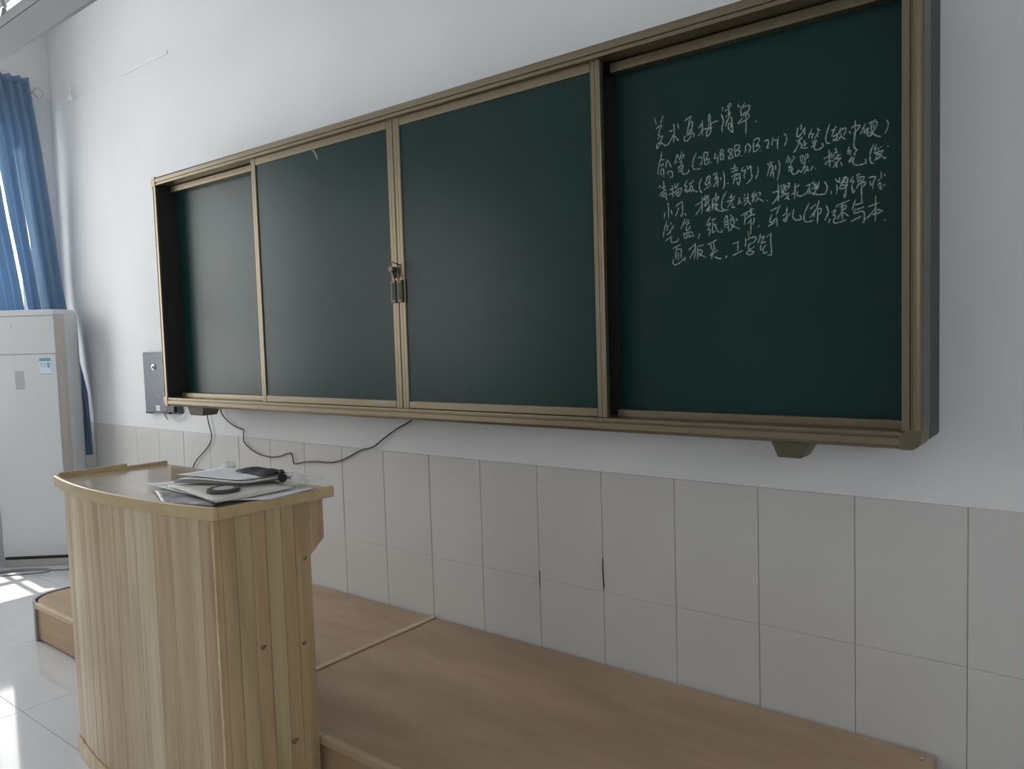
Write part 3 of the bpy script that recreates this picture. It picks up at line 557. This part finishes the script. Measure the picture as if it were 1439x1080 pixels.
mb = MB(); mb.tube(smooth_path([(-2.075, -1.03, 1.046), (-2.05, -1.03, 1.048), (-2.03, -1.045, 1.042), (-2.018, -1.05, 1.036), (-2.010, -1.052, 1.034)]), [.004+.008*(k/24)+.003*math.sin(k*1.1) for k in range(25)], 8)
mb.build('strap', CLOTHK, t)
t = thing('plastic_sleeve', 'crinkled clear plastic sleeve sticking out at the right of the paper heap', 'plastic sleeve', (-2.03, -1.0, 1.012))
MB().grid(14, 12, lambda u, v: (-2.12+.155*u-.01*v, -1.06+.115*v+.02*u, 1.0165+.007*math.sin(7*u+3*v)*math.sin(5*v+1)+.008-.012*u*u)).build('film', PLAS, t, solid=.0006)
# crumpled tissue
t = MB()
rnd = random.Random(3); ns, nr = 14, 8; vs = [(-2.455, -.935, 1.012)]; fs = []
for j in range(1, nr):
    for i in range(ns):
        a = 2*math.pi*i/ns; ph = math.pi*j/nr; rr = .019*(1+rnd.uniform(-.4, .4))
        vs.append((-2.455+1.5*rr*math.sin(ph)*math.cos(a), -.935+rr*math.sin(ph)*math.sin(a),   .987+.022-rr*1.0*math.cos(ph)*-1))
vs[0] = (-2.455, -.935, .987)
vs.append((-2.455, -.935, 1.031))
def idx(j, i): return 1+(j-1)*ns+i % ns
vs = [(x_, y_, max(z_, .9868)) for x_, y_, z_ in vs]
for i in range(ns):
    fs.append((0, idx(1, i+1), idx(1, i))); fs.append((len(vs)-1, idx(nr-1, i), idx(nr-1, i+1)))
    for j in range(1, nr-1): fs.append((idx(j, i), idx(j, i+1), idx(j+1, i+1), idx(j+1, i)))
# poles: ring 1 is near the top here, so swap the pole vertices
vs[0], vs[-1] = vs[-1], vs[0]
vs = [(x_-.045, y_, z_) for x_, y_, z_ in vs]; t.add(vs, fs, False); o = t.build('tissue', PAPW); tag(o, 'small crumpled white tissue behind the papers near the back edge of the lectern top', 'tissue')

# ------------------------------------------------------------ air conditioner standing across the corner
ang = math.atan2(.279, .323)
ac = thing('floor_air_conditioner', 'tall white floor-standing air conditioner set diagonally in the corner', 'air conditioner', (-5.7145, -.4245, 0), rotz=ang, local=True)
HA = 1.725
prof = [(-.2135, .004), (-.2350, .035), (-.248, .06), (-.252, .10), (-.252, .20), (-.235, .255), (-.20, .275), (.20, .275), (.235, .255), (.252, .20), (.252, .10), (.248, .06), (.2350, .035), (.2135, .004)]
mb = MB(); n = len(prof)
lv = [(.055, 1.0, 0), (1.66, 1.0, 0), (1.70, .985, .0), (1.718, .95, .0), (HA, .92, .0)]
vs = []; fs = []
for z_, s_, _ in lv: vs += [(p[0]*s_, .14+(p[1]-.14)*(s_ if s_ > .99 else 1-(1-s_)*.6), z_) for p in prof]
for a in range(len(lv)-1):
    for i in range(n): fs.append((a*n+i, a*n+(i+1) % n, (a+1)*n+(i+1) % n, (a+1)*n+i))
fs.append(tuple(range(n-1, -1, -1))); fs.append(tuple(range((len(lv)-1)*n, len(lv)*n)))
mb.add(vs, fs); mb.build('body', ACL, ac)
for s_ in (-1, 1):
    MB().prism([(s_*.2145, -.001), (s_*.2365, .031), (s_*.2485, .058), (s_*.2475, .060), (s_*.234, .037), (s_*.2125, .006)], .07, 1.695).build('bevel_strip', ACG, ac, label='warm grey bevelled strip')
MB().box((-.2135, -.008, 1.685), (.2135, .006, 1.722)).build('top_band', ACW, ac, bevel=.003)
MB().box((-.2135, -.010, 1.432), (.2135, .006, 1.682)).build('vent_door', ACW, ac, bevel=.003)
MB().box((-.2135, -.010, .072), (.2135, .006, 1.429)).build('front_panel', ACW, ac, bevel=.003)
MB().box((-.210, -.002, .050), (.210, .01, .072)).build('air_gap', DARK, ac)
MB().box((-.222, -.004, 0), (.226, .245, .05)).build('base', ACG, ac, bevel=.004)
d_ = MB().box((-.058, -.0112, 1.198), (.0, -.0098, 1.322)).build('display', mat('display_grey', (.42, .43, .45), .25), ac, label='grey display window')
for i in range(4):
    for j in range(2): MB().box((-.056+i*.016, -.0108, 1.150+j*.022), (-.048+i*.016, -.0098, 1.157+j*.022)).build('touch_mark', mat('mark', (.5, .51, .53), .5) if (i, j) == (0, 0) else bpy.data.materials['mark'], ac)
EL = mat('label_paper', (.60, .70, .74), .5); EB = mat('label_blue', (.12, .34, .46), .5)
lb = MB().box((.106, -.0112, 1.286), (.178, -.0098, 1.402)).build('energy_label', EL, ac, label='pale blue energy label')
MB().box((.106, -.0118, 1.382), (.178, -.0111, 1.402)).build('label_header', EB, lb)
for i in range(3): MB().box((.112+.022*i, -.0118, 1.345-.004*i), (.126+.022*i, -.0111, 1.372)).build('label_field', EB if i == 2 else mat('label_tint', (.42, .56, .62), .5), lb)
MB().box((.110, -.0118, 1.292), (.174, -.0111, 1.297)).build('label_line', EB, lb)
MB().box((-.06, -.0118, 1.60), (-.056, -.0098, 1.625)).build('seam_mark', ACG, ac)

# ------------------------------------------------------------ curtain, rod
cur = thing('curtain', 'blue pleated curtain drawn to the corner and tucked behind the air conditioner', 'curtain', (-6.0, -.4, .67))
ctrl = [  # z, left x,y, right x,y
    (3.30, -6.00, -.66, -5.99, -.165), (2.85, -6.0, -.62, -5.99, -.112), (2.40, -6.00, -.57, -5.99, -.072), (1.95, -6.0, -.50, -5.98, -.045),
    (1.75, -6.01, -.475, -5.96, -.035), (1.55, -6.02, -.43, -5.87, -.034), (1.35, -6.0, -.33, -5.835, -.030), (1.15, -5.93, -.2, -5.77, -.022), (.95, -5.86, -.13, -5.75, -.020), (.70, -5.83, -.10, -5.74, -.016)]
def cl(v):
    q = v*(len(ctrl)-1); i = min(int(q), len(ctrl)-2); t_ = q-i
    return [ctrl[i][k]*(1-t_)+ctrl[i+1][k]*t_ for k in range(5)]
NU, NV = 300, 80
def cf(u, v):
    z_, lx, ly, rx, ry = cl(v); x_ = lx+(rx-lx)*u; y_ = ly+(ry-ly)*u
    w_ = abs(ry-ly); a = min(.024, w_*.14)
    uu = u+.05*math.sin(3*v+2*u)*v
    return (x_+a*(math.sin(uu*2*math.pi*8.5)+.35*math.sin(uu*2*math.pi*17+1+3*v)), y_+a*.35*math.cos(uu*2*math.pi*8.5), z_)
def slit(i, j):
    u, v = i/NU, j/NV
    if not (.10 < v < .45): return False
    c1 = .655
    c2 = .43
    return abs(u-c1) < .0085 or abs(u-c2) < .0075
MB().grid(NU, NV, cf, skip=slit).build('curtain_cloth', BLUEC, cur, solid=.0012)
# header band
MB().grid(NU, 2, lambda u, v: (cf(u, 0)[0], cf(u, 0)[1], 3.30+.05*(1-v))).build('header', BLUEC, cur, solid=.003)
rod = thing('curtain_rod', 'thin pale curtain rod with a wire loop end beside the corner', 'curtain rod', (-6.0, -1.4, 3.27))
MB().tube([(-6.075, -2.9, 3.27), (-6.075, -.13, 3.27)], .008, 8).build('pole', mat('rod_grey', (.5, .5, .48), .5), rod)
loop = [(-6.075, -.13, 3.27), (-6.0, -.125, 3.295), (-6.0, -.10, 3.29), (-6.0, -.083, 3.262), (-6.0, -.105, 3.228), (-6.0, -.132, 3.243), (-6.0, -.15, 3.268)]
MB().tube(smooth_path(loop), .0045, 6).build('wire_loop', bpy.data.materials['rod_grey'], rod)
for y_ in (-.75, -2.8): MB().box((XL, y_-.01, 3.26), (-6.07, y_+.01, 3.28)).build('rod_bracket', bpy.data.materials['rod_grey'], rod)

# ------------------------------------------------------------ conduit and hook on the wall
tr = thing('cable_conduit', 'slim white plastic conduit running level on the wall above the chalkboard', 'conduit', (-5.2, 0, 3.19))
MB().box((-6.10, -.003, 3.184), (-4.45, .0045, 3.206)).build('conduit_strip', PLASTER, tr)
hk = thing('wall_hook', 'tiny bright white hook on the conduit near the room corner', 'hook', (-5.72, -.02, 3.19))
MB().prism([(-5.745, 3.20), (-5.705, 3.207), (-5.688, 3.19), (-5.70, 3.165), (-5.715, 3.18), (-5.745, 3.188)], -.03, -.0125, 'y').build('hook_body', WHITEP, hk, bevel=.003)
MB().tube([(-5.722, -.02, 3.20), (-5.724, -.02, 3.29)], .0035, 6).build('cord', WHITEP, hk)

# ------------------------------------------------------------ control box left of the board
bx = thing('control_box', 'slate grey wall box with round lock, half hidden by the left end of the chalkboard', 'box', (-4.75, -.03, 1.035))
MB().box((-4.905, -.03, 1.037), (-4.50, .004, 1.42)).build('case', BOXG, bx, bevel=.004)
MB().cyl((-4.765, -.033, 1.327), .018, .010, 'y', 20).build('lock_dial', STEEL, bx, label='round chrome lock')
MB().cyl((-4.762, -.0385, 1.325), .011, .004, 'y', 14).build('keyhole', DARK, bx)
LT = mat('grey_lettering', (.35, .38, .42), .6)
for i in range(6): MB().box((-4.772+i*.012, -.0308, 1.136), (-4.764+i*.012, -.0298, 1.1425)).build('lettering', LT, bx)
st = MB().box((-4.768, -.0308, 1.052), (-4.722, -.0298, 1.084)).build('sticker', WHITEP, bx)
for i in range(2): MB().box((-4.763+i*.02, -.0313, 1.058), (-4.750+i*.02, -.0306, 1.078)).build('sticker_mark', LT, st)
MB().box((-4.90, -.034, 1.030), (-4.845, .0, 1.042)).build('foot', BLACKP, bx)
MB().box((-4.61, -.05, 1.048), (-4.515, -.02, 1.085)).build('connector', BLACKP, bx, bevel=.003)
MB().box((-4.66, -.045, 1.036), (-4.585, -.02, 1.050)).build('connector', BLACKP, bx, bevel=.003)
MB().tube(smooth_path([(-4.655, -.035, 1.040), (-4.648, -.035, 1.02), (-4.63, -.03, 1.0)]), .0035, 6).build('stub_cable', CABLEG, bx)

# ------------------------------------------------------------ cables on the wall
def cable(name, label, pts, m, r=.004, y=-.012):
    P = [(a, y, b) for a, b in pts] if len(pts[0]) == 2 else pts
    o = MB().tube(smooth_path(P, 5), r, 6).build(name, m); return tag(o, label, 'cable')
cable('wall_cable', 'short black cable hanging from the left lower bracket of the board to behind the lectern', [(-4.212, 1.06), (-4.20, 1.0), (-4.172, .918), (-4.21, .86), (-4.30, .80), (-4.36, .76), (-4.41, .70), (-4.43, .62)], CABLE, .0035)
cable('wall_cable', 'long thin black cable sagging in kinks along the tiles below the middle of the board', [(-4.065, -.013, 1.12), (-4.055, -.012, 1.06), (-4.005, -.012, 1.021), (-3.93, -.012, .99), (-3.86, -.012, .975), (-3.842, -.012, .968), (-3.845, -.012, .93), (-3.838, -.012, .90), (-3.78, -.012, .868), (-3.70, -.012, .845), (-3.60, -.012, .837), (-3.51, -.012, .848), (-3.44, -.012, .868), (-3.41, -.012, .868), (-3.398, -.012, .84), (-3.388, -.012, .816), (-3.30, -.012, .832), (-3.20, -.012, .842), (-3.10, -.012, .845), (-3.02, -.012, .860), (-2.94, -.012, .888), (-2.86, -.012, .923), (-2.77, -.012, .945), (-2.70, -.012, .985), (-2.60, -.012, 1.04), (-2.50, -.012, 1.085), (-2.45, -.012, 1.13)], CABLE, .0035)
cable('wall_cable', 'faint white wire looping under the slate grey wall box', [(-4.62, 1.005), (-4.56, .995), (-4.47, 1.03), (-4.38, 1.075), (-4.28, 1.10)], WHITEP, .0025)
cable('floor_cable', 'thin grey cable looped on the floor in front of the air conditioner', [(-5.35, -.22, .005), (-5.45, -.37, .005), (-5.54, -.43, .005), (-5.60, -.47, .005), (-5.72, -.60, .005), (-5.74, -.68, .005), (-5.68, -.68, .005), (-5.58, -.57, .005), (-5.50, -.47, .005), (-5.52, -.42, .005), (-5.60, -.44, .005), (-5.72, -.54, .005), (-5.80, -.66, .005)], CABLEG, .005)
# dark chips in the tile joints
ck = MB(); ck.prism([(-1.5185, .60), (-1.5165, .60), (-1.515, .55), (-1.512, .49), (-1.5145, .47), (-1.518, .50), (-1.520, .555)], -.0012, .003, 'y')
ck.prism([(-1.8185, .50), (-1.8165, .50), (-1.8155, .44), (-1.8175, .43)], -.0012, .003, 'y'); ck.build('joint_chip', BLACKP, wf)

# ------------------------------------------------------------ hanging blackboard lamp at upper left
lp = thing('hanging_lamp', 'long grey hanging blackboard lamp with a lit tube at the top left', 'lamp', (-3.7, -1.0, 2.82))
x0, x1 = -4.9, -2.5
P = [(-1.0, 2.815), (-.985, 2.815), (-.985, 2.950), (-1.0, 2.950)]
MB().prism(P, x0, x1, 'x').build('reflector', LAMPG, lp)
MB().prism([(-1.0, 2.957), (-.97, 2.957), (-.97, 3.006), (-1.0, 3.006)], x0, x1, 'x').build('top_rail', LAMPG, lp, bevel=.002)
MB().box((x0, -.996, 2.9495), (x1, -.972, 2.9575)).build('groove', DARK, lp)
MB().tube([(x0+.05, -.93, 3.045), (x1-.05, -.93, 3.045)], .045, 16).build('tube', LAMPE, lp, label='lit white tube')
for xx in (-4.2, -2.8):
    MB().tube([(xx, -.985, 3.0), (xx, -.985, ZC)], .005, 6).build('hanging_wire', CABLEG, lp)
MB().tube(smooth_path([(-4.075, -.995, 3.004), (-4.045, -1.0, 3.012), (-4.03, -1.0, 3.035), (-4.05, -1.0, 3.06), (-4.06, -.995, 3.10), (-4.05, -.99, 3.2)]), .010, 8).build('cable_loop', CABLEG, lp, label='grey curled cable')
for xx in (x0, x1-.004): MB().box((xx, -1.0, 2.815), (xx+.004, -.88, 3.006)).build('end_cap', LAMPG, lp)
